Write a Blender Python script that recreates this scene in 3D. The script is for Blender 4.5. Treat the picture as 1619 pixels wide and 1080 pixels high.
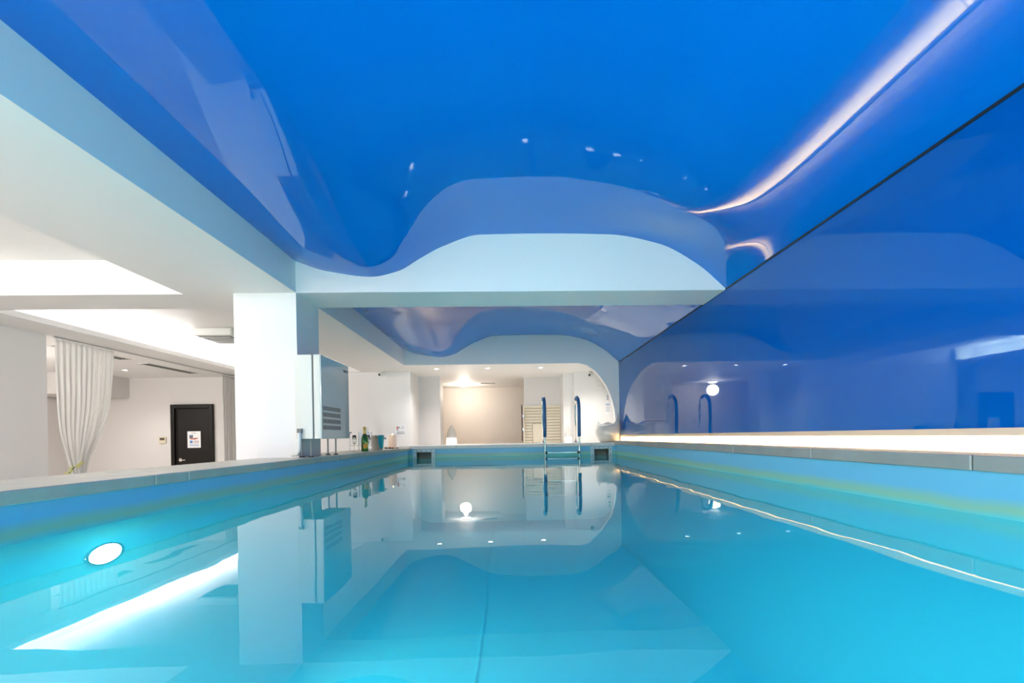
import bpy, bmesh, math, random
from mathutils import Vector, Matrix
random.seed(7)
for o in list(bpy.data.objects): bpy.data.objects.remove(o)
S = bpy.context.scene; COL = S.collection
PI = math.pi

# ------------------------------------------------------------------ camera
YAW, ROLL, F = math.radians(2.0), 0.018, 719.6
cd = bpy.data.cameras.new('camera'); cam = bpy.data.objects.new('camera', cd); COL.objects.link(cam)
r0 = Vector((math.cos(YAW), -math.sin(YAW), 0)); up = Vector((0, 0, 1)); fw = Vector((math.sin(YAW), math.cos(YAW), 0))
rx = r0*math.cos(ROLL) - up*math.sin(ROLL); uy = up*math.cos(ROLL) + r0*math.sin(ROLL)
M = Matrix((rx, uy, -fw)).transposed().to_4x4(); M.translation = Vector((0, 0, 1.5))
cam.matrix_world = M
cd.sensor_width = 36; cd.lens = 36*F/1619
cd.shift_x = -(806 + F*math.tan(YAW) - 809.5)/1619
cd.shift_y = (690 - 540)/1619
cd.clip_start = 0.02
S.camera = cam
# ------------------------------------------------------------------ world and exposure
w = bpy.data.worlds.new('world'); S.world = w; w.use_nodes = True
w.node_tree.nodes['Background'].inputs[0].default_value = (.8, .9, 1, 1)
w.node_tree.nodes['Background'].inputs[1].default_value = 0.0
S.view_settings.view_transform = 'Standard'; S.view_settings.look = 'None'
S.view_settings.exposure = 0.16; S.view_settings.gamma = 1
S.view_settings.use_curve_mapping = False

# light strengths
K_COVE = 70.0; K_LED = 125.0; K_POOL = 25.0; K_DOWN = 40.0; P_CEILFILL = 130.0; P_POOL = 125.0; P_WALLFILL = 62.0; TILT = .35

# ------------------------------------------------------------------ materials
def mat(name, col, rough=.5, metal=0, ior=1.5, bump=0, bscale=30, var=0, vscale=4, emit=0, ecol=None, trans=0, coat=0, spec=None, tint=None):
    m = bpy.data.materials.new(name); m.use_nodes = True
    nt = m.node_tree; b = nt.nodes['Principled BSDF']
    b.inputs['Base Color'].default_value = (*col, 1); b.inputs['Roughness'].default_value = rough
    b.inputs['Metallic'].default_value = metal; b.inputs['IOR'].default_value = ior
    if trans: b.inputs['Transmission Weight'].default_value = trans
    if coat: b.inputs['Coat Weight'].default_value = coat; b.inputs['Coat Roughness'].default_value = .02
    if tint: b.inputs['Specular Tint'].default_value = (*tint, 1)
    if spec is not None: b.inputs['Specular IOR Level'].default_value = spec
    if emit:
        b.inputs['Emission Color'].default_value = (*(ecol or col), 1); b.inputs['Emission Strength'].default_value = emit
    tc = nt.nodes.new('ShaderNodeTexCoord')
    if var:
        n = nt.nodes.new('ShaderNodeTexNoise'); n.inputs['Scale'].default_value = vscale; n.inputs['Detail'].default_value = 6
        nt.links.new(tc.outputs['Object'], n.inputs['Vector'])
        mx = nt.nodes.new('ShaderNodeMix'); mx.data_type = 'RGBA'
        mx.inputs[6].default_value = (*[c*(1-var) for c in col], 1); mx.inputs[7].default_value = (*[min(1, c*(1+var)) for c in col], 1)
        nt.links.new(n.outputs['Fac'], mx.inputs[0]); nt.links.new(mx.outputs[2], b.inputs['Base Color'])
    if bump:
        n2 = nt.nodes.new('ShaderNodeTexNoise'); n2.inputs['Scale'].default_value = bscale; n2.inputs['Detail'].default_value = 4
        nt.links.new(tc.outputs['Object'], n2.inputs['Vector'])
        bp = nt.nodes.new('ShaderNodeBump'); bp.inputs['Strength'].default_value = bump; bp.inputs['Distance'].default_value = .01
        nt.links.new(n2.outputs['Fac'], bp.inputs['Height']); nt.links.new(bp.outputs[0], b.inputs['Normal'])
    return m
def cloth_mat():
    m = mat('white_curtain', (.88, .87, .85), .85, bump=.05, bscale=140); nt = m.node_tree
    b = nt.nodes['Principled BSDF']; out = nt.nodes['Material Output']; tl = nt.nodes.new('ShaderNodeBsdfTranslucent'); tl.inputs[0].default_value = (.9, .89, .87, 1)
    mx = nt.nodes.new('ShaderNodeMixShader'); mx.inputs[0].default_value = .45
    nt.links.new(b.outputs[0], mx.inputs[1]); nt.links.new(tl.outputs[0], mx.inputs[2]); nt.links.new(mx.outputs[0], out.inputs['Surface'])
    return m
WHITE = mat('white_paint', (.82, .80, .78), .55, bump=.03, bscale=80)
CREAM = mat('cream_paint', (.80, .73, .66), .6, bump=.03, bscale=80)
GREYW = mat('grey_white_paint', (.70, .67, .65), .6, bump=.03, bscale=80)
FLOORM = mat('floor_tile', (.76, .72, .67), .25, var=.06)
MEMB = mat('blue_stretch_membrane', (.0, .155, .60), .02, ior=1.7, tint=(.6, .92, 1))
WALLB = mat('blue_gloss_panel', (.0, .088, .37), .02, ior=1.55, tint=(.5, .9, 1))
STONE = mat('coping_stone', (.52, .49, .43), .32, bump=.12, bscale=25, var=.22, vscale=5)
STONEF = mat('coping_stone_lit', (.80, .75, .67), .35, var=.06, vscale=5)  # lit copy of the coping stone, far-edge brightness in its colour
STONER = mat('coping_stone_shaded', (.33, .31, .27), .32, bump=.12, bscale=25, var=.2, vscale=5)  # shaded copy of the coping stone, shadow below the ledge light in its colour
STONEL = mat('coping_stone_warm_lit', (.50, .46, .36), .3, bump=.12, bscale=25, var=.22, vscale=5)  # coping stone with the warm LED light put into its olive tint
DARK = mat('black_profile', (.015, .015, .02), .4)
STEEL = mat('polished_steel', (.78, .76, .72), .12, metal=1)
BLACKW = mat('black_lacquer', (.010, .008, .007), .35, bump=.08, bscale=60, spec=.25)
CURT = cloth_mat()
BEIGE = mat('beige_trim', (.55, .48, .38), .5)
PLASTIC = mat('white_plastic', (.80, .79, .75), .3)
GRILLE = mat('grey_grille', (.16, .16, .15), .5)
FOAM = mat('blue_foam', (.02, .12, .27), .5, bump=.1, bscale=90)
BLACKR = mat('black_rubber', (.02, .02, .022), .6)
GLAZE = mat('white_glazed_ceramic', (.68, .66, .60), .12, coat=.6)
WOODP = mat('pale_plank', (.78, .70, .55), .5, var=.06, vscale=9)
PAPER = mat('white_paper', (.85, .85, .85), .7)
INK = mat('grey_ink', (.12, .14, .2), .7); INKR = mat('red_ink', (.6, .2, .15), .7); INKB = mat('blue_ink', (.12, .25, .55), .7)
GREENG = mat('green_bottle_glass', (.03, .22, .03), .05, trans=.75, ior=1.5)
FOIL = mat('gold_foil', (.75, .48, .14), .35, metal=.7)
ORANGE = mat('orange_label', (.80, .42, .05), .5)
CLEAR = mat('clear_glass', (.95, .97, .97), .02, trans=1, ior=1.45)
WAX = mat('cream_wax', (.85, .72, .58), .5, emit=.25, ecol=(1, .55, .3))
PEBBLE = mat('black_pebble', (.02, .02, .02), .4)
LEAFM = mat('green_leaf', (.05, .16, .04), .4); PETAL = mat('yellow_petal', (.75, .72, .25), .5)
TEALP = mat('teal_glass_panel', (.50, .55, .52), .08, ior=1.5, coat=.5)
UNITW = mat('unit_white_metal', (.74, .71, .63), .4)
LEGM = mat('leg_grey', (.25, .24, .22), .4, metal=.3)
SKIMW = mat('skimmer_plastic', (.62, .70, .68), .35)
SKIMD = mat('skimmer_throat', (.16, .17, .13), .5)
LAMPW = mat('lamp_lens', (1, 1, 1), .4, emit=K_DOWN, ecol=(1, .97, .92))
COVE = mat('cove_led', (1, 1, 1), .4, emit=K_COVE, ecol=(1, .98, .97))
COVEN = mat('cove_led_soft', (1, 1, 1), .4, emit=K_COVE*.45, ecol=(1, .98, .97))
WARM = mat('warm_led', (1, .9, .7), .4, emit=K_LED, ecol=(1, .70, .36))
LEDGE = mat('ledge_cladding', (.70, .63, .53), .4, var=.05)
POOLL = mat('pool_lamp_lens', (1, 1, 1), .4, emit=K_POOL, ecol=(.75, .95, 1))
GLOW = mat('glowing_shade', (.9, .9, .88), .5, emit=.9, ecol=(1, .95, .88))
CEILAMP = mat('ceiling_lamp_glass', (1, 1, 1), .4, emit=6, ecol=(1, .92, .82))

def liner_mat():
    m = bpy.data.materials.new('pool_liner'); m.use_nodes = True; nt = m.node_tree; b = nt.nodes['Principled BSDF']
    b.inputs['Roughness'].default_value = .35
    tc = nt.nodes.new('ShaderNodeTexCoord'); sp = nt.nodes.new('ShaderNodeSeparateXYZ'); nt.links.new(tc.outputs['Object'], sp.inputs[0])
    n = nt.nodes.new('ShaderNodeTexNoise'); n.inputs['Scale'].default_value = 3; nt.links.new(tc.outputs['Object'], n.inputs['Vector'])
    ad = nt.nodes.new('ShaderNodeMath'); ad.operation = 'MULTIPLY_ADD'; ad.inputs[1].default_value = .03; nt.links.new(n.outputs['Fac'], ad.inputs[0]); nt.links.new(sp.outputs['Z'], ad.inputs[2])
    cr = nt.nodes.new('ShaderNodeValToRGB')      # grease line on the liner just above the water
    mr = nt.nodes.new('ShaderNodeMapRange'); mr.inputs['From Min'].default_value = 1.10; mr.inputs['From Max'].default_value = 1.32
    nt.links.new(ad.outputs[0], mr.inputs['Value']); nt.links.new(mr.outputs[0], cr.inputs[0])
    e = cr.color_ramp.elements
    base = (.07, .63, .69, 1); e[0].position = .18; e[0].color = base
    e[1].position = .38; e[1].color = (.30, .55, .36, 1)
    for p, c in ((.45, (.26, .54, .42, 1)), (.62, (.16, .50, .68, 1))):
        x = e.new(p); x.color = c
    nt.links.new(cr.outputs[0], b.inputs['Base Color'])
    return m
LINER = liner_mat()

def water_mat():
    m = bpy.data.materials.new('pool_water'); m.use_nodes = True; nt = m.node_tree; nt.nodes.clear()
    out = nt.nodes.new('ShaderNodeOutputMaterial'); mx = nt.nodes.new('ShaderNodeMixShader')
    fr = nt.nodes.new('ShaderNodeFresnel'); fr.inputs['IOR'].default_value = 1.36
    tr = nt.nodes.new('ShaderNodeBsdfTransparent'); tr.inputs[0].default_value = (.60, .97, .97, 1)
    df = nt.nodes.new('ShaderNodeBsdfDiffuse'); df.inputs[0].default_value = (.06, .82, .86, 1)      # faint turbidity
    tm = nt.nodes.new('ShaderNodeMixShader'); tm.inputs[0].default_value = .28; nt.links.new(tr.outputs[0], tm.inputs[1]); nt.links.new(df.outputs[0], tm.inputs[2])
    gl = nt.nodes.new('ShaderNodeBsdfGlossy'); gl.inputs['Roughness'].default_value = 0.0
    tc = nt.nodes.new('ShaderNodeTexCoord'); n = nt.nodes.new('ShaderNodeTexNoise'); n.inputs['Scale'].default_value = 2.2; n.inputs['Detail'].default_value = 1.5
    nt.links.new(tc.outputs['Object'], n.inputs['Vector'])
    bp = nt.nodes.new('ShaderNodeBump'); bp.inputs['Strength'].default_value = .25; bp.inputs['Distance'].default_value = .006
    nt.links.new(n.outputs['Fac'], bp.inputs['Height']); nt.links.new(bp.outputs[0], gl.inputs['Normal']); nt.links.new(bp.outputs[0], fr.inputs['Normal'])
    nt.links.new(fr.outputs[0], mx.inputs[0]); nt.links.new(tm.outputs[0], mx.inputs[1]); nt.links.new(gl.outputs[0], mx.inputs[2]); nt.links.new(mx.outputs[0], out.inputs[0])
    return m
WATER = water_mat()

# ------------------------------------------------------------------ mesh helpers
def box(bm, x0, x1, y0, y1, z0, z1, bev=0):
    r = bmesh.ops.create_cube(bm, size=1)
    for v in r['verts']:
        v.co = Vector(((x0+x1)/2 + v.co.x*(x1-x0), (y0+y1)/2 + v.co.y*(y1-y0), (z0+z1)/2 + v.co.z*(z1-z0)))
    if bev:
        es = {e for v in r['verts'] for e in v.link_edges}
        bmesh.ops.bevel(bm, geom=list(es), offset=bev, segments=2, affect='EDGES', profile=.6)
    return bm
def B(*a, **k): return box(bmesh.new(), *a, **k)
def lathe(bm, prof, cx=0, cy=0, cz=0, n=24, sx=1, sy=1):
    rings = []
    for r, z in prof:
        if r < 1e-6: rings.append([bm.verts.new((cx, cy, cz+z))])
        else: rings.append([bm.verts.new((cx+sx*r*math.cos(2*PI*i/n), cy+sy*r*math.sin(2*PI*i/n), cz+z)) for i in range(n)])
    for a, b in zip(rings, rings[1:]):
        for i in range(n):
            j = (i+1) % n
            if len(a) == 1 and len(b) == 1: continue
            if len(a) == 1: bm.faces.new((a[0], b[j], b[i]))
            elif len(b) == 1: bm.faces.new((a[i], a[j], b[0]))
            else: bm.faces.new((a[i], a[j], b[j], b[i]))
    return bm
def tube(bm, pts, r, n=10, caps=True):
    pts = [Vector(p) for p in pts]; rings = []
    ref = None
    for i, p in enumerate(pts):
        t = (pts[min(i+1, len(pts)-1)] - pts[max(i-1, 0)]).normalized()
        if ref is None:
            ref = t.orthogonal().normalized()
        ref = (ref - t*ref.dot(t)).normalized(); c = t.cross(ref)
        rr = r[i] if isinstance(r, (list, tuple)) else r
        rings.append([bm.verts.new(p + (ref*math.cos(2*PI*k/n) + c*math.sin(2*PI*k/n))*rr) for k in range(n)])
    for a, b in zip(rings, rings[1:]):
        for k in range(n):
            j = (k+1) % n; bm.faces.new((a[k], a[j], b[j], b[k]))
    if caps: bm.faces.new(rings[0][::-1]); bm.faces.new(rings[-1])
    return bm
def prism_y(bm, poly, y0, y1):          # polygon in XZ, extruded along Y
    a = [bm.verts.new((x, y0, z)) for x, z in poly]; b = [bm.verts.new((x, y1, z)) for x, z in poly]
    n = len(poly)
    bm.faces.new(a); bm.faces.new(b[::-1])
    for i in range(n): bm.faces.new((a[i], b[i], b[(i+1) % n], a[(i+1) % n]))
    return bm
def prism_z(bm, poly, z0, z1):
    a = [bm.verts.new((x, y, z0)) for x, y in poly]; b = [bm.verts.new((x, y, z1)) for x, y in poly]; n = len(poly)
    bm.faces.new(a[::-1]); bm.faces.new(b)
    for i in range(n): bm.faces.new((a[i], a[(i+1) % n], b[(i+1) % n], b[i]))
    return bm
def obj(name, bm, m, parent=None, smooth=False, label=None):
    bmesh.ops.recalc_face_normals(bm, faces=bm.faces)
    me = bpy.data.meshes.new(name); bm.to_mesh(me); bm.free()
    if m: me.materials.append(m)
    if smooth:
        for p in me.polygons: p.use_smooth = True
    o = bpy.data.objects.new(name, me); COL.objects.link(o)
    if parent: o.parent = parent; o.matrix_parent_inverse = Matrix.Translation(-parent.location) if parent.rotation_euler.z == 0 else parent_inv(parent)
    if label: o['label'] = label
    return o
def parent_inv(p):
    return (Matrix.Translation(p.location) @ p.rotation_euler.to_matrix().to_4x4()).inverted()
def local(name, bm, m, parent, smooth=False, label=None):      # geometry already in the parent's own frame
    o = obj(name, bm, m, None, smooth, label); o.parent = parent; return o
def share(name, me, parent, loc, rot=(0, 0, 0)):
    o = bpy.data.objects.new(name, me); COL.objects.link(o); o.location = loc; o.rotation_euler = rot; o.parent = parent; return o
def tag(o, label, cat, group=None, kind=None):
    o['label'] = label; o['category'] = cat
    if group: o['group'] = group
    if kind: o['kind'] = kind
    return o
def thing(name, label, cat, loc=(0, 0, 0), rz=0, group=None, kind=None):
    o = bpy.data.objects.new(name, None); COL.objects.link(o); o.location = loc; o.rotation_euler = (0, 0, rz); o.empty_display_size = .1
    return tag(o, label, cat, group, kind)
def struct(name, bm, m, label, cat, smooth=False):
    return tag(obj(name, bm, m, None, smooth), label, cat, kind='structure')
def interp(P, x):
    # monotone-safe cubic hermite through points P
    n = len(P)
    if x <= P[0][0]: return P[0][1]
    if x >= P[-1][0]: return P[-1][1]
    d = [(P[i+1][1]-P[i][1])/(P[i+1][0]-P[i][0]) for i in range(n-1)]
    ms = [d[0]] + [0 if d[i-1]*d[i] <= 0 else 2*d[i-1]*d[i]/(d[i-1]+d[i]) for i in range(1, n-1)] + [d[-1]]
    for i in range(n-1):
        if P[i][0] <= x <= P[i+1][0]:
            h = P[i+1][0]-P[i][0]; t = (x-P[i][0])/h
            return ((2*t**3-3*t*t+1)*P[i][1] + (t**3-2*t*t+t)*h*ms[i] + (-2*t**3+3*t*t)*P[i+1][1] + (t**3-t*t)*h*ms[i+1])

# ------------------------------------------------------------------ dimensions (metres; floor z = 0)
XL, XR = -1.84, 1.96            # pool edges
YN = -3.3                       # near end of the pool, behind the camera
def YF(x): return 8.38 + .0*(x - XL)
ASK = 0.0
WZ = 1.137                      # water level
CL, CR, CF = 1.337, 1.389, 1.36 # tops of the left, right and far coping
SX = -2.03                      # face of the left bulkhead
SZ = 2.92                       # white ceiling
RX = 2.17                       # blue wall on the right
Y1, Y1B, Y2 = 4.45, 4.96, 8.9   # first beam front/back, second beam front
WAVE = [(-2.03, 3.225), (-1.75, 3.13), (-1.304, 3.07), (-1.05, 3.125), (-.842, 3.245), (-.624, 3.36), (-.251, 3.475), (.4, 3.485), (1.003, 3.475), (1.509, 3.381), (1.89, 3.178), (2.17, 2.935)]
GENT = [(-2.03, 3.225), (-1.75, 3.23), (-1.3, 3.27), (-.8, 3.35), (-.2, 3.44), (.4, 3.458), (.9, 3.38), (1.3, 3.222), (1.5, 3.156), (1.7, 3.099), (1.8, 3.069), (1.95, 3.018), (2.17, 2.935)]

# ------------------------------------------------------------------ stretch ceilings
def membrane(y0, y1, ends, lam, label):
    bm = bmesh.new(); nx, ny = 96, int((y1-y0)*22)
    g = []
    for j in range(ny+1):
        y = y0 + (y1-y0)*j/ny; wgt = min(1, sum(math.exp(-((y-e)/lam)**2) for e in ends)); row = []
        for i in range(nx+1):
            x = SX + (RX-SX)*i/nx
            row.append(bm.verts.new((x, y, interp(WAVE, x)*wgt + interp(GENT, x)*(1-wgt))))
        g.append(row)
    for j in range(ny):
        for i in range(nx): bm.faces.new((g[j][i], g[j+1][i], g[j+1][i+1], g[j][i+1]))
    o = struct('ceiling_membrane', bm, MEMB, label, 'ceiling', True)
    return o
membrane(YN-.2, Y1, (Y1,), .72, 'glossy blue stretch ceiling over the near half of the pool')
membrane(Y1B, Y2, (Y1B, Y2), 1.5, 'glossy blue stretch ceiling over the far half, behind the first beam')

# beams with a wavy top edge
def beam_poly(bottom):
    N = 90; top = [(SX + (RX-SX)*i/N, interp(WAVE, SX + (RX-SX)*i/N)) for i in range(N, -1, -1)]
    return bottom + top
struct('wall_beam', prism_y(bmesh.new(), beam_poly([(SX, SZ), (RX-.002, SZ)]), Y1, Y1B), WHITE, 'white beam with a wave-shaped top edge crossing mid pool', 'beam')
arch = [(SX, SZ), (1.38, SZ), (1.55, 2.875), (1.707, 2.755), (1.82, 2.62), (1.913, 2.475), (1.98, 2.33), (2.032, 2.17), (2.075, 1.97), (2.095, 1.75), (2.105, 1.372), (RX-.002, 1.372)]
struct('wall_arch', prism_y(bmesh.new(), beam_poly(arch), Y2, Y2+.12), WHITE, 'far white wavy bulkhead with a rounded arch at its right side', 'bulkhead')

# left ceiling: soffit with two lit coffers
bm = bmesh.new(); ZT = 3.25
CX0, CX1 = -5.42, -3.10
for a in ((CX1, SX, YN-.2, 9.74), (CX0, CX1, 4.47, 4.96), (CX0, CX1, 9.7, 9.74), (CX0, CX1, YN-.2, -1.6), (-9.6, CX0-.4, YN-.2, 10.25), (CX0-.4, CX0, YN-.2, -1.6), (CX0-.4, CX0, 9.6, 10.25), (CX0-.4, CX0, 4.47, 4.96), (-5.42, 2.8, 9.74, 13.2), (SX, 2.8, Y2+.12, 9.74)):
    box(bm, *a, SZ, ZT)
box(bm, CX0-.4, CX0, -1.6, 4.47, SZ, SZ+.07); box(bm, CX0-.4, CX0, 4.96, 9.6, SZ, SZ+.07)
box(bm, -5.9, CX1+.3, YN-.2, 9.74, ZT, ZT+.05)
struct('ceiling', bm, WHITE, 'white ceiling with two recessed light coffers over the side room', 'ceiling')

# ------------------------------------------------------------------ walls
bm = B(RX, RX+.03, YN-.2, Y2+.12, 1.50, 2.95)
struct('wall_right', bm, WALLB, 'high-gloss deep blue wall along the right side of the pool', 'wall')
struct('trim_1', B(RX-.006, RX+.004, YN-.2, Y2-.001, 2.918, 2.934), DARK, 'thin black joint between blue wall and blue ceiling', 'trim')
struct('trim_2', B(RX-.004, RX+.012, YN-.2, Y2, 1.466, 1.50), BEIGE, 'beige edge trim under the blue wall', 'trim')
bm = B(RX+.27, RX+.36, YN-.2, Y2+.12, 1.30, 1.53); box(bm, RX+.03, RX+.36, YN-.2, Y2+.12, 1.53, 1.58); box(bm, RX+.0, RX+.27, Y2-.06, Y2+.12, 1.30, 1.509)
struct('wall_ledge', bm, LEDGE, 'pale back of the lit ledge recess below the blue wall', 'wall')
struct('wall_outer', B(2.75, 2.85, Y2+.12, 13.3, 0, SZ), WHITE, 'white side wall beyond the far arch', 'wall')
struct('wall_near', B(-9.7, 2.8, YN-.4, YN-.2, 0, 3.6), WHITE, 'white wall behind the near end of the pool', 'wall')
struct('wall_left', B(-6.06, -5.97, YN-.2, 6.10, 0, SZ), WHITE, 'white partition wall at the left edge beside the gathered curtain', 'wall')
struct('wall_side', B(-9.7, -9.6, YN-.2, 10.3, 0, SZ), GREYW, 'grey-white outer wall of the side room', 'wall')
bm = bmesh.new(); box(bm, -9.6, -7.36, 10.2, 10.3, 0, SZ); box(bm, -6.46, -5.5, 10.2, 10.3, 0, SZ); box(bm, -7.36, -6.46, 10.2, 10.3, 2.33, SZ)
struct('wall_back', bm, GREYW, 'warm grey wall with the black door', 'wall')
struct('trim_3', B(-9.6, -8.25, 9.2, 10.2, 2.5, SZ), GREYW, 'boxed bulkhead under the side room ceiling', 'bulkhead')
struct('wall_far', B(-5.6, -2.66, 9.76, 10.3, 0, SZ), WHITE, 'white far wall behind the bottle and bucket', 'wall')
struct('column', B(-2.62, SX, Y1, Y1B, 0, SZ), WHITE, 'square white column on the left pool edge', 'column')
struct('column', B(-2.66, -2.08, 9.70, 10.7, 0, SZ), WHITE, 'white far pillar behind the candle', 'column')
struct('column', B(1.24, 1.47, 10.4, 11.1, 0, SZ), WHITE, 'narrow white pillar right of the plank panel', 'column')
struct('wall_recess', B(-2.08, -1.60, 10.6, 11.1, 0, SZ), GREYW, 'recessed grey-white wall between far pillar and opening', 'wall')
struct('wall_panel', B(.36, 1.24, 11.0, 11.1, 0, SZ), GREYW, 'grey-white wall above the plank panel', 'wall')
struct('wall_corner', B(1.47, 2.75, 10.2, 10.4, 0, SZ), WHITE, 'white wall behind the arch and the ceramic pot', 'wall')
struct('wall_inner', B(-3.4, 2.75, 13.1, 13.2, 0, SZ), CREAM, 'warm cream back wall of the room behind the opening', 'wall')
bm = B(-3.4, -3.3, 11.1, 13.1, 0, SZ); box(bm, -3.3, -2.08, 11.0, 11.1, 0, SZ)
struct('wall_inner_side', bm, CREAM, 'cream side wall of the room behind the opening', 'wall')

# ------------------------------------------------------------------ floors and pool
struct('floor', B(-9.7, 2.85, YN-.4, 13.3, -.35, -.25), FLOORM, 'pale tiled floor of the side room', 'floor')
struct('floor_side', B(-9.6, -2.42, YN-.2, 10.2, -.25, 0), FLOORM, 'raised pale floor under the curtains', 'floor')
bm = prism_z(bmesh.new(), [(-2.42, YF(-2.42)+.5), (2.75, YF(2.75)+.5), (2.75, 13.1), (-2.42, 13.1)], -.25, 1.335)
struct('floor_deck', bm, FLOORM, 'pale deck level with the far pool edge', 'floor')
def quad(bm, *p): bm.faces.new([bm.verts.new(q) for q in p])
PB = -.05
basin = thing('pool_basin', 'light blue liner pool basin with a yellowish waterline', 'pool', (0, 0, 0), kind='structure')
TL, TR, TF = CL-.055, CR-.068, CF-.06
def side_liner(x, sg, top):
    FR = .45; pr = [(x, top), (x, PB+FR)] + [(x + sg*FR*(1-math.cos(a)), PB+FR*(1-math.sin(a))) for a in [PI/2*k/10 for k in range(1, 11)]]
    bm = bmesh.new(); A = [bm.verts.new((px, YN, pz)) for px, pz in pr]; C_ = [bm.verts.new((px, YF(px), pz)) for px, pz in pr]
    for k in range(len(pr)-1): bm.faces.new((A[k], A[k+1], C_[k+1], C_[k]))
    return obj('liner_wall', bm, LINER, basin, True)
side_liner(XL, 1, TL); side_liner(XR, -1, TR)
# far wall with two skimmer holes
fa = lambda t, z: (XL + (XR-XL)*t, YF(XL + (XR-XL)*t), z)
SK = [(-1.57, .0), (1.69, .0)]
hw = .135; zs0, zs1 = .985, 1.245
bm = bmesh.new(); tt = lambda x: (x-XL)/(XR-XL)
xs = [XL, SK[0][0]-hw, SK[0][0]+hw, SK[1][0]-hw, SK[1][0]+hw, XR]
for i in range(5):
    t0, t1 = tt(xs[i]), tt(xs[i+1])
    zz = [(PB, TF)] if i in (0, 2, 4) else [(PB, zs0), (zs1, TF)]
    for z0, z1 in zz: quad(bm, fa(t0, z0), fa(t1, z0), fa(t1, z1), fa(t0, z1))
obj('liner_wall', bm, LINER, basin)
bm = bmesh.new(); quad(bm, (XL, YN, PB), (XR, YN, PB), (XR, YN, TL), (XL, YN, TL)); obj('liner_wall', bm, LINER, basin)
bm = bmesh.new(); quad(bm, (XL, YN, PB), (XR, YN, PB), (XR, YF(XR), PB), (XL, YF(XL), PB)); obj('liner_floor', bm, LINER, basin)
obj('liner_seam', tube(bmesh.new(), [(-.21 - .012*y + .01*math.sin(y*2), y, PB) for y in [i*.4 for i in range(-8, 22)]], .012, 6), DARK if 0 else LINER, basin)
obj('outer_wall', B(-2.40, -1.90, YN-.2, YF(XL), -.25, TL), WHITE, basin)
bm = B(XR+.05, RX+.36, YN-.2, Y2+.12, -.25, TR); obj('outer_wall', bm, WHITE, basin)
bm = bmesh.new(); nx, ny = 8, 24; g = []
for j in range(ny+1):
    g.append([bm.verts.new((XL+(XR-XL)*i/nx, YN+(YF(XL+(XR-XL)*i/nx)-YN)*j/ny, WZ)) for i in range(nx+1)])
for j in range(ny):
    for i in range(nx): bm.faces.new((g[j][i], g[j][i+1], g[j+1][i+1], g[j+1][i]))
tag(obj('pool_water', bm, WATER), 'still turquoise water filling the pool', 'water', kind='stuff')

cop = thing('pool_coping', 'grey stone coping slabs around the pool edge', 'coping', (0, 0, 0), kind='structure')
def slab(poly, z0, z1, m=None):
    bm = prism_z(bmesh.new(), poly, z0, z1)
    bmesh.ops.bevel(bm, geom=bm.edges[:], offset=.005, segments=1, affect='EDGES')
    return obj('coping_slab', bm, m or STONE, cop)
ys = [YN, -2.1, -.9, .2, 1.3, 2.4, 2.64, 3.5, Y1, Y1B, 5.8, 6.7, 7.6, None]
G = .003
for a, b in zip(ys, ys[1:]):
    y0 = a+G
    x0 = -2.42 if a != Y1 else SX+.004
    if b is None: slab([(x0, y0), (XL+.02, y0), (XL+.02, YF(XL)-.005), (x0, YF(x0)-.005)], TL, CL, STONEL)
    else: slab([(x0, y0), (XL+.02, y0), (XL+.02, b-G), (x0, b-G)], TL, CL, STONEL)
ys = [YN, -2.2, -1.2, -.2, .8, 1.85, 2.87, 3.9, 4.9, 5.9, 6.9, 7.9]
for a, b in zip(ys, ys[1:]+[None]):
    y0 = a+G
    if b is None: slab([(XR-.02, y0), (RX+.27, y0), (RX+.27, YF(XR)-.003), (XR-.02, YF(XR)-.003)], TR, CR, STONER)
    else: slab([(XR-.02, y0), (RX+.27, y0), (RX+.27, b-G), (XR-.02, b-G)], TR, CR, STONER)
for a, b in zip(ys, ys[1:]+[YF(XR)-.003]):
    obj('ledge_reflector', B(2.0, RX+.268, a+G, b-G, CR, CR+.004), LEDGE, cop)  # pale strips added on the stone to bounce LED light up to the ceiling
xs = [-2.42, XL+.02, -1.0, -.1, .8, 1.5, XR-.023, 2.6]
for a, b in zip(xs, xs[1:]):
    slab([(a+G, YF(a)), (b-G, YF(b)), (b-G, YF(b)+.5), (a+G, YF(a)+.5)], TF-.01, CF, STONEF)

# ------------------------------------------------------------------ room light fixtures and added fill lamps
def led_strip(name, bm, m, label):
    return tag(obj(name, bm, m), label, 'led strip')
led_strip('led_strip', B(RX+.055, RX+.085, YN+.2, Y2-.1, 1.517, 1.529), WARM, 'warm white light strip in the ledge under the blue wall')
led_strip('led_strip', B(CX0-.25, CX0-.2, 5.0, 9.55, SZ+.085, SZ+.10), COVE, 'white cove light strip in the coffer beyond the crossbeam')
led_strip('led_strip', B(CX0-.25, CX0-.2, -1.5, 4.4, SZ+.085, SZ+.10), COVEN, 'white cove light strip in the near coffer')

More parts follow.
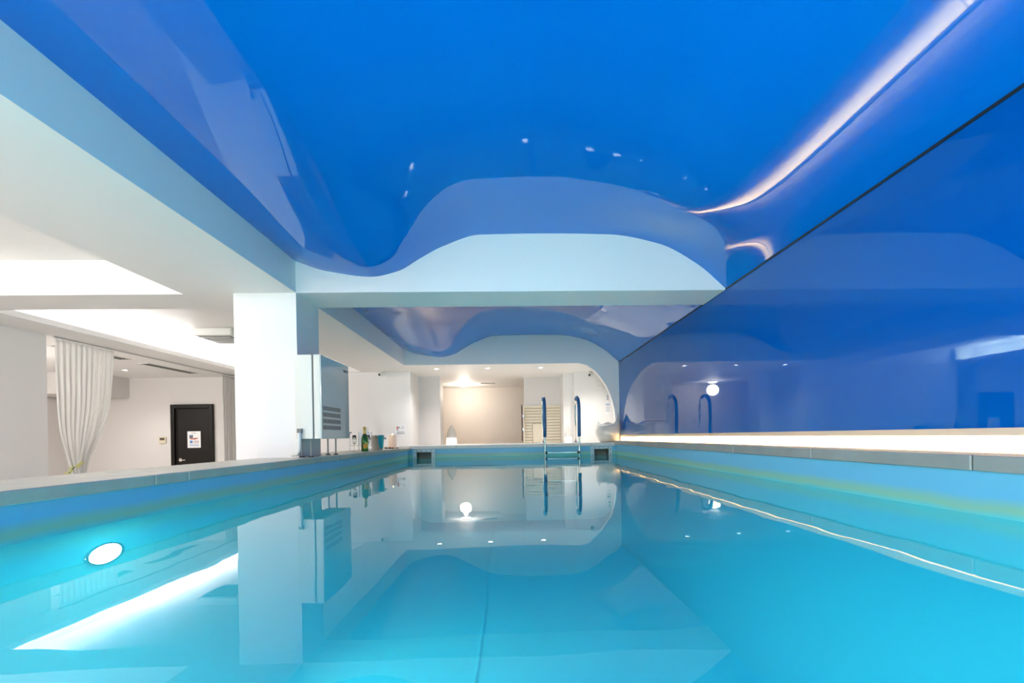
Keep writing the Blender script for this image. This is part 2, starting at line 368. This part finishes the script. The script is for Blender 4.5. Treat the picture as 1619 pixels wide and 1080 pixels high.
def downlight(x, y, z, label, power, group=None, m=LAMPW, size=.045, spot=True):
    t = thing('downlight', label, 'downlight', (x, y, z), group=group)
    local('ring', lathe(bmesh.new(), [(size, 0), (size*1.5, 0), (size*1.5, -.006), (size*1.15, -.01), (size, 0)], n=20), PLASTIC, t, True)
    local('lens', lathe(bmesh.new(), [(0, -.002), (size, -.002)], n=20), m, t)
    if power:
        ld = bpy.data.lights.new('downlight_beam', 'SPOT'); ld.energy = power; ld.spot_size = 2.3; ld.spot_blend = .8; ld.shadow_soft_size = size; ld.color = (1, .96, .91)
        lo = bpy.data.objects.new('beam', ld); COL.objects.link(lo); lo.parent = t; lo.location = (0, 0, -.03)
    return t
for i, x in enumerate((-1.478, -.43, .664)):
    downlight(x, 9.39, SZ, ['leftmost round ceiling downlight beyond the far beam', 'middle round ceiling downlight beyond the far beam', 'third round ceiling downlight from the left beyond the far beam'][i], 60, 'downlights beyond the far beam')
downlight(1.75, 9.39, SZ, 'round ceiling downlight half hidden by the arch', 60, 'downlights beyond the far beam')
downlight(-7.39, 9.04, SZ, 'round downlight above the side room with the black door', 60)
def flush_lamp(x, y, z, label, power, col=(1, .95, .90), m=None):
    t = thing('ceiling_lamp', label, 'ceiling lamp', (x, y, z))
    local('plate', lathe(bmesh.new(), [(0, 0), (.14, 0), (.14, -.02), (0, -.02)], n=28), PLASTIC, t)
    local('glass', lathe(bmesh.new(), [(.13, -.02), (.125, -.045), (.08, -.065), (0, -.07)], n=28), CEILAMP, t, True)
    ld = bpy.data.lights.new('ceiling_lamp_light', 'POINT'); ld.energy = power; ld.color = col; ld.shadow_soft_size = .15
    lo = bpy.data.objects.new('bulb', ld); COL.objects.link(lo); lo.parent = t; lo.location = (0, 0, -.25)
    return t
flush_lamp(-2.6, -2.3, SZ, 'added unseen fill lamp beside the near end of the pool', P_CEILFILL*.35)  # added out of view as fill for the pool hall
flush_lamp(-4.2, .8, ZT, 'added unseen fill lamp inside the near coffer', P_CEILFILL*.75)  # unseen lamp added as fill for the near bay
def fill_lamp(x, label):  # fill lights added behind the camera to brighten the beams
    t = thing('fill_lamp', label, 'fill lamp', (x, YN-.2, 2.05))
    local('plate', B(-.06, .06, 0, .02, -.09, .09, bev=.008), STEEL, t)
    local('arm', tube(bmesh.new(), [(0, .02, -.05), (0, .12, -.05), (0, .14, 0)], .01, 8), STEEL, t)
    local('globe', lathe(bmesh.new(), [(0, -.1), (.06, -.08), (.1, 0), (.06, .08), (0, .1)], 0, .16, .06, 24), CEILAMP, t, True)
    ld = bpy.data.lights.new('fill_lamp_light', 'POINT'); ld.energy = P_WALLFILL; ld.color = (1, .93, .86); ld.shadow_soft_size = .12
    lo = bpy.data.objects.new('bulb', ld); COL.objects.link(lo); lo.parent = t; lo.location = (0, .4, .06)
fill_lamp(-1.7, 'added globe fill lamp leftmost on the near wall'); fill_lamp(-.9, 'added globe fill lamp second from the left on the near wall'); fill_lamp(-.1, 'added globe fill lamp rightmost on the near wall')
flush_lamp(-4.4, -2.6, SZ, 'added unseen fill lamp behind the near coffer', P_CEILFILL)  # extra fill lamp added out of view for the left bay
flush_lamp(-7.8, 6.5, SZ, 'added unseen fill lamp in the side room behind the partition', 130)  # unseen lamp added to brighten the side room

# ------------------------------------------------------------------ underwater lamps
def pool_lamp(loc, rot, label, power, tilt=0):
    t = thing('pool_lamp', label, 'pool lamp', loc); t.rotation_euler = rot
    local('ring', lathe(bmesh.new(), [(.085, 0), (.10, 0), (.10, .006), (.095, .010), (.086, .010), (.085, 0)], n=28, sx=.48), STEEL, t, True)
    local('lens', lathe(bmesh.new(), [(0, .014), (.05, .012), (.086, .004)], n=28, sx=.48), POOLL, t, True)
    ld = bpy.data.lights.new('pool_beam', 'SPOT'); ld.energy = power; ld.spot_size = 2.9; ld.spot_blend = .6; ld.shadow_soft_size = .08; ld.color = (.88, 1, 1)
    lo = bpy.data.objects.new('beam', ld); COL.objects.link(lo); lo.parent = t; lo.location = (0, 0, .06); lo.rotation_euler = (PI+tilt, 0, 0)
    return t
pool_lamp((XL+.002, 2.12, 1.005), (0, PI/2, 0), 'round glowing underwater lamp on the left pool wall', P_POOL)
pool_lamp((XL+.002, -1.4, .80), (0, PI/2, 0), 'added unseen underwater lamp on the left wall near the pool start', P_POOL)  # extra lamp added out of view to brighten the water
pool_lamp((.1, YN+.002, .80), (-PI/2, 0, 0), 'added unseen underwater lamp on the near end wall', P_POOL*4.2, TILT)  # added behind the camera to light the water towards the far end

# ------------------------------------------------------------------ door, poster, thermostat
d = thing('door_1', 'black panel door with frame and poster in the grey side wall', 'door', (-6.91, 10.2, 0), kind='structure')
for a in ((-.45, -.37, -.06, .06, 0, 2.33), (.37, .45, -.06, .06, 0, 2.33), (-.37, .37, -.06, .06, 2.24, 2.33)):
    local('door_frame', box(bmesh.new(), *a, bev=.012), BLACKW, d)
leaf = local('door_leaf', B(-.368, .368, -.01, .035, .01, 2.238, bev=.004), BLACKW, d)
local('inner_moulding', B(-.35, -.335, -.022, -.01, .05, 2.2), BLACKW, d)
h = local('door_handle', lathe(bmesh.new(), [(0, -.02), (.035, -.02), (.035, .0), (0, 0)], n=16), STEEL, d, label='chrome lever handle')
h.location = (-.28, -.012, 1.12); h.rotation_euler = (PI/2, 0, 0)
local('lever', tube(bmesh.new(), [(-.28, -.02, 1.12), (-.28, -.06, 1.12), (-.25, -.065, 1.12), (-.14, -.065, 1.12)], .011, 8), STEEL, d)
p = thing('poster', 'white printed notice taped to the black door', 'poster', (-6.89, 10.189, 1.56))
local('sheet', B(-.14, .14, -.004, -.001, -.18, .18), PAPER, p)
for a, m in (((-.10, -.02, .03, .10), INK), ((-.085, .05, -.0, .03), INKR), ((.0, .09, .015, .035), INKR), ((-.09, -.03, -.08, -.02), INKB), ((-.01, .10, -.08, -.02), mat('pale_print', (.6, .5, .55), .7))):
    local('print', B(a[0], a[1], -.0055, -.004, a[2], a[3]), m, p)
for k in range(2): local('print_line', B(-.10, .10, -.0055, -.004, -.115-.022*k, -.107-.022*k), INKB, p)
local('print_line', B(-.05, .05, -.0055, -.004, .135, .143), INK, p)
t = thing('thermostat', 'small beige wall thermostat beside the black door', 'thermostat', (-7.56, 10.2, 1.56))
local('case', B(-.075, .075, -.025, 0, -.075, .075, bev=.008), mat('beige_plastic', (.66, .58, .44), .4), t)
local('display', B(-.05, .05, -.028, -.024, .0, .05), mat('lcd', (.08, .07, .05), .3), t)

# ------------------------------------------------------------------ curtains
def curtain(name, label, rows, folds, x=-5.92, amp=.017):
    # rows: (z, y0, y1) from the top down
    t = thing(name, label, 'curtain', (x, (rows[0][1]+rows[0][2])/2, 0))
    bm = bmesh.new(); NS, NZ = folds*10, 46
    zt, zb = rows[0][0], rows[-1][0]; P0 = [(-r[0], r[1]) for r in rows]; P1 = [(-r[0], r[2]) for r in rows]
    w0 = rows[0][2]-rows[0][1]; g = []
    for k in range(NZ+1):
        z = zt + (zb-zt)*k/NZ; a, b = interp(P0, -z), interp(P1, -z); row = []
        for i in range(NS+1):
            s = i/NS; sq = (b-a)/w0
            am = amp*(.55 + .5*min(1, k/12))*(1.2 if sq < .6 else 1)
            xx = x + am*math.sin(2*PI*folds*s + .8*math.sin(5*s)) + .25*am*math.sin(2*PI*folds*.47*s + z*1.3)
            yy = a + (b-a)*s + .012*math.sin(4*PI*folds*s)*sq
            row.append(bm.verts.new((xx, yy, z)))
        g.append(row)
    for k in range(NZ):
        for i in range(NS): bm.faces.new((g[k][i], g[k][i+1], g[k+1][i+1], g[k+1][i]))
    c = obj('cloth', bm, CURT, t, True); md = c.modifiers.new('thick', 'SOLIDIFY'); md.thickness = .003
    for i in range(folds+1):
        y = rows[0][1] + w0*(i+.25)/(folds+1)
        obj('hook', B(x-.006, x+.006, y-.004, y+.004, zt-.01, zt+.012), PLASTIC, t)
    return t
curtain('curtain', 'white curtain gathered to a narrow foot beside the left wall', [(2.885, 6.16, 7.06), (2.5, 6.16, 7.03), (2.05, 6.17, 6.97), (1.75, 6.19, 6.87), (1.5, 6.24, 6.74), (1.3, 6.30, 6.62), (1.12, 6.35, 6.57), (.9, 6.36, 6.56), (.5, 6.28, 6.66), (.06, 6.2, 6.75)], 11)
curtain('curtain', 'narrow white curtain hanging straight right of the black door', [(2.885, 9.62, 10.12), (1.5, 9.63, 10.12), (.06, 9.63, 10.12)], 6, amp=.015)
tr = thing('curtain_track', 'slim grey curtain track on the white ceiling', 'curtain track', (-5.92, 8.2, SZ))
obj('rail', B(-5.932, -5.908, 6.15, 10.19, SZ-.02, SZ), mat('track_grey', (.55, .54, .52), .4), tr)

# ------------------------------------------------------------------ ceiling air slots and grille
def air_slot(x, y0, y1, w, z, label, n):
    t = thing('air_vent', label, 'air vent', (x, (y0+y1)/2, z))
    fr = bmesh.new()
    for a in ((x-w/2, x-w/2+.012, y0, y1), (x+w/2-.012, x+w/2, y0, y1), (x-w/2, x+w/2, y0, y0+.012), (x-w/2, x+w/2, y1-.012, y1)): box(fr, *a, z-.008, z)
    obj('frame', fr, PLASTIC, t); obj('throat', B(x-w/2+.012, x+w/2-.012, y0+.012, y1-.012, z-.002, z-.0005), GRILLE, t)
    for i in range(n):
        xx = x-w/2+.012 + (w-.024)*(i+.5)/n
        obj('blade', B(xx-.006, xx+.006, y0+.012, y1-.012, z-.008, z-.002), mat('blade_grey', (.4, .39, .37), .4) if i == 0 and 0 else GRILLE, t)
air_slot(-6.47, 8.3, 9.6, .2, SZ, 'long grey linear air slot in the ceiling nearer the black door', 3)
air_slot(-6.45, 6.7, 7.9, .2, SZ, 'grey linear air slot in the ceiling behind the gathered curtain', 3)
AX = -.32
t = thing('ceiling_cassette', 'grey grilled ceiling air unit in the bright coffer beside the column', 'air conditioner', (-4.5, 7.4, 3.25))
obj('body', B(AX-4.5, AX-3.9, 7.1, 7.75, 3.13, 3.25, bev=.03), PLASTIC, t); obj('grille', B(AX-4.44, AX-3.96, 7.16, 7.69, 3.122, 3.131), GRILLE, t)
for i in range(8): obj('blade', B(AX-4.43, AX-3.97, 7.19+.062*i, 7.205+.062*i, 3.112, 3.123), mat('blade_light', (.45, .44, .42), .4), t)

# ------------------------------------------------------------------ dehumidifier on the left coping
UX0, UX1, UY0, UY1, UZ0, UZ1 = -2.015, -1.775, 4.36, 5.10, 1.513, 2.31
t = thing('dehumidifier', 'white and teal metal dehumidifier standing on thin legs by the column', 'dehumidifier', (-1.9, 4.73, CL))
obj('body', B(UX0, -1.855, UY0, UY1, UZ0, UZ1, bev=.008), UNITW, t)
obj('gap', B(-1.855, -1.842, UY0+.012, UY1-.012, UZ0+.012, UZ1-.012), DARK, t)
obj('front_shell', B(-1.842, UX1-.004, UY0, UY1, UZ0, UZ1, bev=.006), UNITW, t)
fp = obj('front_panel', B(UX1-.004, UX1+.003, UY0+.004, UY1-.004, UZ0+.004, UZ1-.004), TEALP, t)
me = bpy.data.meshes.new('vent_slot'); b_ = B(-.001, .0015, -.009, .009, -.02, .02); b_.to_mesh(me); b_.free(); me.materials.append(DARK)
for r in range(4):
    for c in range(13):
        s = share('vent_slot', me, t, (UX1+.003+1.9, UY0+.05+.035*c-4.73, 1.62+.062*r-CL))
lg = obj('badge', B(UX1+.003, UX1+.005, UY1-.15, UY1-.03, UZ1-.085, UZ1-.06), GRILLE, t)
for x, y in ((-1.985, 4.42), (-1.90, 4.42), (-1.985, 5.04), (-1.90, 5.04)):
    l = obj('leg', tube(bmesh.new(), [(x, y, CL+.008), (x, y, UZ0+.01)], .008, 8), LEGM, t)
    f = lathe(bmesh.new(), [(0, 0), (.024, 0), (.022, .01), (0, .012)], x, y, CL+.001, 12); f_ = obj('foot', f, BLACKR, t)
obj('hose', tube(bmesh.new(), [(-1.97, UY0-.01, 1.57), (-1.97, UY0-.03, 1.56), (-1.968, UY0-.03, 1.48), (-1.975, UY0-.02, 1.41), (-2.0, UY0-.01, 1.37), (-2.05, UY0, 1.36)], .016, 8), PLASTIC, t, True)
obj('valve', B(-1.99, -1.95, UY0-.03, UY0, 1.57, 1.61), GRILLE, t)

# ------------------------------------------------------------------ things on the left coping
t = thing('champagne_bottle', 'green champagne bottle with gold foil neck and orange label', 'bottle', (-1.95, 6.19, CL))
local('glass', lathe(bmesh.new(), [(0, 0), (.042, 0), (.045, .01), (.045, .15), (.042, .18), (.03, .215), (.02, .235)], n=24), GREENG, t, True)
local('foil', lathe(bmesh.new(), [(.0205, .228), (.018, .26), (.0165, .30), (.02, .302), (.02, .322), (.016, .33), (0, .331)], n=20), FOIL, t, True)
bm = bmesh.new(); n = 8
for i in range(n):
    a0, a1 = [-PI/2 - .1 + 1.4*k/n for k in (i, i+1)]
    quad(bm, *[(.0458*math.cos(a), .0458*math.sin(a), z) for a, z in ((a0, .04), (a1, .04), (a1, .10), (a0, .10))])
local('paper_label', bm, ORANGE, t, True)
local('neck_band', lathe(bmesh.new(), [(.0325, .212), (.0225, .232)], n=20), DARK, t, True)
t = thing('ice_bucket', 'shiny steel ice bucket beside the champagne bottle', 'ice bucket', (-1.93, 6.72, CL))
local('bowl', lathe(bmesh.new(), [(0, .003), (.07, .0), (.075, .01), (.098, .21), (.103, .215), (.098, .22), (.094, .21), (.07, .015), (0, .015)], n=32), STEEL, t, True)
for s in (-1, 1):
    k = local('knob', lathe(bmesh.new(), [(0, .03), (.014, .026), (.018, .014), (.01, .004), (.008, -.01)], n=12), STEEL, t, True)
    k.location = (s*.096, 0, .17); k.rotation_euler = (0, s*PI/2, 0)
def flute(x, y, label):
    t = thing('champagne_flute', label, 'glass', (x, y, CL))
    local('foot', lathe(bmesh.new(), [(0, 0), (.032, 0), (.03, .003), (.005, .006)], n=20), CLEAR, t, True)
    local('stem', lathe(bmesh.new(), [(.005, .006), (.0035, .03), (.0035, .08), (.006, .09)], n=12), CLEAR, t, True)
    local('bowl', lathe(bmesh.new(), [(.006, .09), (.02, .11), (.027, .15), (.025, .22), (.024, .22), (.026, .15), (.018, .112), (0, .1)], n=20), CLEAR, t, True)
flute(-2.10, 6.23, 'clear champagne flute left of the green bottle')
flute(-1.985, 6.45, 'clear champagne flute between green bottle and steel bucket')
t = thing('display_stand', 'slim steel stand with a white card behind the ice bucket', 'stand', (-2.18, 6.80, CL))
for x in (-.18, -.05, .10, .135): local('post', tube(bmesh.new(), [(x, 0, 0), (x, 0, .27)], .006, 8), STEEL, t)
local('crossbar', tube(bmesh.new(), [(-.18, 0, .07), (.135, 0, .07)], .005, 8), STEEL, t)
local('card', B(-.045, .095, -.004, .004, .1, .29), PAPER, t)
for x, z in ((-.2, .26), (-.185, .24), (-.16, .265)): local('clip', B(x-.01, x+.01, -.01, .01, z-.008, z+.008), DARK, t)
t = thing('pillar_candle', 'thick cream pillar candle glowing on the left coping', 'candle', (-1.98, 7.75, CL))
local('wax', lathe(bmesh.new(), [(0, 0), (.062, 0), (.065, .005), (.065, .215), (.06, .222), (.052, .215), (.0, .20)], n=28), WAX, t, True)
local('wick', tube(bmesh.new(), [(0, 0, .2), (.003, 0, .222)], .002, 6), DARK, t)
fl = local('flame', lathe(bmesh.new(), [(0, .218), (.006, .226), (.004, .24), (0, .252)], n=10), mat('flame', (1, .6, .2), .5, emit=10, ecol=(1, .6, .25)), t, True)
for i, (dx, dy, s) in enumerate(((-.09, -.06, .028), (-.02, -.1, .03), (.03, -.09, .024), (.09, -.04, .02))):
    bm = bmesh.new(); bmesh.ops.create_icosphere(bm, subdivisions=2, radius=1)
    for v in bm.verts: v.co = Vector((v.co.x*s*(1+.15*math.sin(3*v.co.y+i)), v.co.y*s*.8, v.co.z*s*.38 + s*.36))
    p = obj('pebble', bm, PEBBLE, None, True); p.location = (-1.98+dx, 7.75+dy, CL)
    tag(p, ['flat black pebble left of the pillar candle', 'largest black pebble at the foot of the pillar candle', 'black pebble in front of the pillar candle, right of the largest', 'small black pebble right of the pillar candle'][i], 'pebble', 'black pebbles by the candle')

# orchid in a pot on the side floor
t = thing('orchid', 'yellow-white orchid spray beside the left partition wall', 'orchid', (-5.72, 6.02, 0))
local('pot', lathe(bmesh.new(), [(0, 0), (.09, 0), (.12, .6), (.11, .6), (.1, .55), (0, .55)], n=20), PLASTIC, t, True)
local('stem', tube(bmesh.new(), [(0, 0, .55), (-.02, .03, .9), (-.0, .06, 1.1), (.02, .13, 1.2), (.02, .22, 1.24)], .006, 6), LEAFM, t, True)
for a in range(5):
    bm = bmesh.new(); ca, sa = math.cos(a*1.26), math.sin(a*1.26)
    for k in range(6):
        s0 = k/5
        wd = .035*math.sin(PI*min(.98, s0*.9+.08))
        for q in (-1, 1): bm.verts.new((ca*s0*.25 - sa*wd*q, sa*s0*.25 + ca*wd*q, .56 + .12*math.sin(s0*2.2)))
    bm.verts.ensure_lookup_table()
    for k in range(5): bm.faces.new([bm.verts[i] for i in (2*k, 2*k+1, 2*k+3, 2*k+2)])
    local('leaf', bm, LEAFM, t, True)
for k, (dx, dy, z) in enumerate(((.0, .05, 1.12), (.02, .09, 1.16), (.0, .13, 1.20), (.03, .17, 1.21), (.02, .21, 1.23), (.02, .24, 1.25))):
    bm = bmesh.new()
    for q in range(5):
        a = q*2*PI/5 + k; c = bm.verts.new((.03, 0, 0)); 
        v = [bm.verts.new((r*.0 + .01*math.cos(3*a), r*math.cos(a+da), r*math.sin(a+da))) for r, da in ((.028, -.45), (.036, 0), (.028, .45))]
        c.co = (0.012, 0, 0); bm.faces.new([c]+v)
    f = local('flower', bm, PETAL, t); f.location = (dx, dy, z)

# ------------------------------------------------------------------ skimmers, ladder, pot at the far end
def skimmer(x, label):
    t = thing('skimmer', label, 'skimmer', (x, YF(x), 1.115), ASK)
    fr = bmesh.new(); W, H = .2, .175; w, h = hw, .13
    for a in ((-W, -w, -H, H), (w, W, -H, H), (-w, w, h, H), (-w, w, -H, -h)): box(fr, a[0], a[1], -.014, -.001, a[2], a[3])
    local('frame', fr, SKIMW, t)
    th = bmesh.new()
    quad(th, (-w, 0, -h), (-w, .25, -h), (-w, .25, h), (-w, 0, h)); quad(th, (w, 0, -h), (w, .25, -h), (w, .25, h), (w, 0, h))
    quad(th, (-w, 0, h), (w, 0, h), (w, .25, h), (-w, .25, h)); quad(th, (-w, 0, -h), (w, 0, -h), (w, .25, -h), (-w, .25, -h)); quad(th, (-w, .25, -h), (w, .25, -h), (w, .25, h), (-w, .25, h))
    local('throat', th, SKIMD, t)
    local('flap', B(-w+.01, w-.01, .10, .108, -.10, .0), SKIMW, t)
    me = bpy.data.meshes.new('screw'); b_ = lathe(bmesh.new(), [(0, .004), (.007, .003), (.009, 0)], n=8); b_.to_mesh(me); b_.free(); me.materials.append(GRILLE)
    for k in range(4):
        zz = -.12 + .08*k
        for s in (-1, 1): share('screw', me, t, (s*.168, -.014, zz), (PI/2, 0, 0))
        xx = -.13 + .0867*k
        for s in (-1, 1): share('screw', me, t, (xx, -.014, s*.152), (PI/2, 0, 0))
skimmer(SK[0][0], 'pale skimmer frame in the far pool wall left of the ladder')
skimmer(SK[1][0], 'pale skimmer frame in the far pool wall right of the ladder')

LX = .955; LY = YF(LX)
t = thing('pool_ladder', 'steel pool ladder with blue foam sleeves on its handrails', 'ladder', (LX, LY, CF), ASK)
for s in (-1, 1):
    x = s*.315
    pts = [(x, .36, .0), (x, .36, .62)]
    for k in range(1, 13):
        a = PI*k/12; pts.append((x, .125+.235*math.cos(a), .62+.235*math.sin(a)))
    front = [(x, -.11, .5), (x, -.10, .25), (x, -.09, .05), (x, -.08, -.1), (x, -.08, -1.25)]
    rail = local('rail', tube(bmesh.new(), pts+front, .021, 12), STEEL, t, True)
    sl = local('foam_sleeve', tube(bmesh.new(), pts[5:]+front[:2]+[(x, -.095, .12)], .031, 12), FOAM, t, True); sl.parent = rail
    fl = local('flange', lathe(bmesh.new(), [(0, .0), (.045, .0), (.045, .01), (.024, .025)], n=20), STEEL, t, True); fl.location = (x, .36, .001); fl.parent = rail
for z in (-.165, -.42, -.68, -.94):
    st = local('step', B(-.29, .29, -.115, -.045, z-.015, z+.01, bev=.004), STEEL, t)
    for s in (-1, 1): c = local('end_cap', B(s*.295-.022, s*.295+.022, -.125, -.035, z-.022, z+.018, bev=.005), BLACKR, t); c.parent = st

bm = bmesh.new(); n = 48; prof = [(.62, 0), (.8, .10), (.95, .28), (1.0, .48), (.97, .68), (.88, .86), (.80, 1.0)]
R = .215; rings = []
def rimh(a): return .335 + .20*math.exp(-(((a+.25+PI) % (2*PI) - PI)/.6)**2) + .07*math.exp(-(((a-2.9+PI) % (2*PI)-PI)/.6)**2) + .06*math.exp(-(((a-1.4+PI) % (2*PI)-PI)/.5)**2)
rings = []
for (r, s) in prof: rings.append([bm.verts.new((R*1.12*r*math.cos(2*PI*i/n), R*r*math.sin(2*PI*i/n), s*rimh(2*PI*i/n))) for i in range(n)])
for (r, s) in prof[::-1]: rings.append([bm.verts.new((R*1.12*(r-.07)*math.cos(2*PI*i/n), R*(r-.07)*math.sin(2*PI*i/n), max(.02, s*rimh(2*PI*i/n)-.01))) for i in range(n)])
for a, b in zip(rings, rings[1:]):
    for i in range(n): j = (i+1) % n; bm.faces.new((a[i], a[j], b[j], b[i]))
bm.faces.new(rings[0][::-1]); bm.faces.new(rings[-1])
o = obj('ceramic_pot', bm, GLAZE, None, True); o.location = (1.905, 8.77, CF+.001)
tag(o, 'round white glazed pot with an uneven rim at the right pool corner', 'pot')
POT = o

# ------------------------------------------------------------------ beyond the pool
t = thing('plank_panel', 'pale horizontal plank panel behind the pool ladder', 'panel', (.8, 11.0, 1.335))
me = bpy.data.meshes.new('plank'); b_ = B(-.435, .435, -.02, 0, .004, .064, bev=.004); b_.to_mesh(me); b_.free(); me.materials.append(WOODP)
for k in range(12): share('plank', me, t, (0, -.007, .07*k))
local('backing', B(-.437, .437, -.006, -.0005, 0, .845), mat('backing_tan', (.30, .25, .18), .7), t)
local('cap_board', B(-.44, .44, -.035, -.001, .845, .90), WOODP, t)
hch = local('hatch', B(-.24, .05, -.045, -.022, .01, .46, bev=.004), WOODP, t)
for a in ((-.26, -.24, .0, .48), (.05, .07, .0, .48), (-.24, .05, .46, .48)):
    c = local('hatch_frame', B(a[0], a[1], -.05, -.022, a[2], a[3]), mat('hatch_edge', (.5, .44, .33), .5), t); c.parent = hch
kb = local('hatch_handle', tube(bmesh.new(), [(.03, -.05, .1), (.03, -.075, .1), (.03, -.075, .44), (.03, -.05, .44)], .01, 8), STEEL, t); kb.parent = hch
t = thing('glass_door', 'dark-edged open glass door left of the plank panel', 'door', (.3, 10.9, 1.335))
local('edge_bar', B(-.015, .015, -.02, .02, .05, .92), mat('bronze_bar', (.09, .06, .045), .4), t)
local('jamb', B(.035, .06, -.02, .08, 0, .9), WOODP, t)
for z in (.3, .62): local('hinge', B(.012, .04, -.015, .015, z, z+.06), STEEL, t)
def cone_lamp(x, y, z, h, r, label, lean):
    t = thing('table_lamp', label, 'lamp', (x, y, z))
    local('base', lathe(bmesh.new(), [(0, 0), (r, 0), (r, .18*h), (r*.92, .34*h), (0, .34*h)], n=24, sy=.7), GLOW, t, True)
    bm = bmesh.new(); n = 20; rr = []
    for k in range(9):
        s = k/8; rad = r*.9*math.cos(s*PI/2)**.8 + .004
        rr.append([bm.verts.new((lean*s*s + rad*math.cos(2*PI*i/n), .6*rad*math.sin(2*PI*i/n), (.34+.66*s)*h)) for i in range(n)])
    for a, b in zip(rr, rr[1:]):
        for i in range(n): j = (i+1) % n; bm.faces.new((a[i], a[j], b[j], b[i]))
    bm.faces.new(rr[-1])
    local('shade', bm, GLAZE, t, True)
cone_lamp(-1.44, 11.3, 1.335, .48, .13, 'white pointed lamp with a glowing base in the left of the opening', .0)
cone_lamp(1.335, 10.28, 1.335, .40, .075, 'slim white pointed lamp in front of the narrow pillar behind the ladder', -.02)
flush_lamp(-1.2, 12.2, SZ, 'bright flush ceiling lamp in the room behind the opening', 24, (1, .88, .76))
air_slot(-.55, 11.9, 12.1, .4, SZ, 'small air vent in the ceiling behind the opening', 4)

def security_camera(x, y, z, label, sgn):
    t = thing('security_camera', label, 'camera', (x, y, z))
    local('mount', lathe(bmesh.new(), [(0, 0), (.045, 0), (.045, -.02), (.02, -.035), (0, -.035)], n=16), PLASTIC, t, True)
    b = local('body', lathe(bmesh.new(), [(0, -.07), (.032, -.07), (.04, -.06), (.04, .07), (.03, .085), (0, .085)], n=18), PLASTIC, t, True)
    b.location = (sgn*.02, -.04, -.07); b.rotation_euler = (PI/2+.25, 0, sgn*.4)
    l = local('lens', lathe(bmesh.new(), [(0, .09), (.026, .088), (.028, .08)], n=16), DARK, t); l.location = b.location; l.rotation_euler = b.rotation_euler
security_camera(-2.62, 9.62, SZ, 'small white security camera above the far pillar', -1)
security_camera(1.83, 10.08, SZ, 'security camera with black lens near the arch', -1)
t = thing('wall_speaker', 'small white wall speaker high beside the arch edge', 'speaker', (2.02, 10.2, 2.62))
local('case', B(-.07, .07, -.10, 0, -.09, .09, bev=.015), PLASTIC, t); local('cone', lathe(bmesh.new(), [(0, 0), (.03, 0)], -.0, -.101, -.02, 12), GRILLE, t).rotation_euler = (0, 0, 0)
def notice(x, y, z, wd, ht, label, prints):
    t = thing('notice', label, 'sign', (x, y, z))
    local('board', B(-wd/2, wd/2, -.006, 0, -ht/2, ht/2), PAPER, t)
    for a, b_, c, d_, m in prints: local('print', B(a, b_, -.0075, -.006, c, d_), m, t)
pr = [(-.085, -.05, .0, .06, INKR), (-.075, -.055, -.03, -.005, INK), (-.045, -.02, .02, .05, INK), (.02, .07, .055, .06, INK), (.02, .025, .015, .055, INK), (.065, .07, .015, .055, INK), (.02, .07, .01, .015, INK)]
pr += [(-.08, .08, -.06-.018*k, -.054-.018*k, INK) for k in range(3)]
notice(-2.3, 9.70, 1.70, .24, .2, 'white notice with small red and grey icons above the candle', pr)
notice(-2.32, 9.70, 1.54, .17, .06, 'narrow white label strip below the icon notice', [(-.07, .07, -.003, .003, mat('pale_grey_print', (.5, .5, .55), .7))])
notice(2.22, 10.2, 2.09, .12, .26, 'tall white notice at the arch edge above the pot', [(-.05, .05, .09, .11, INKB)]+[(-.045, .045, .06-.03*k, .067-.03*k, INK) for k in range(5)])
notice(2.22, 10.2, 2.34, .06, .14, 'small grey printed strip above the tall notice', [(-.02, .02, -.05+.03*k, -.035+.03*k, INK) for k in range(4)])
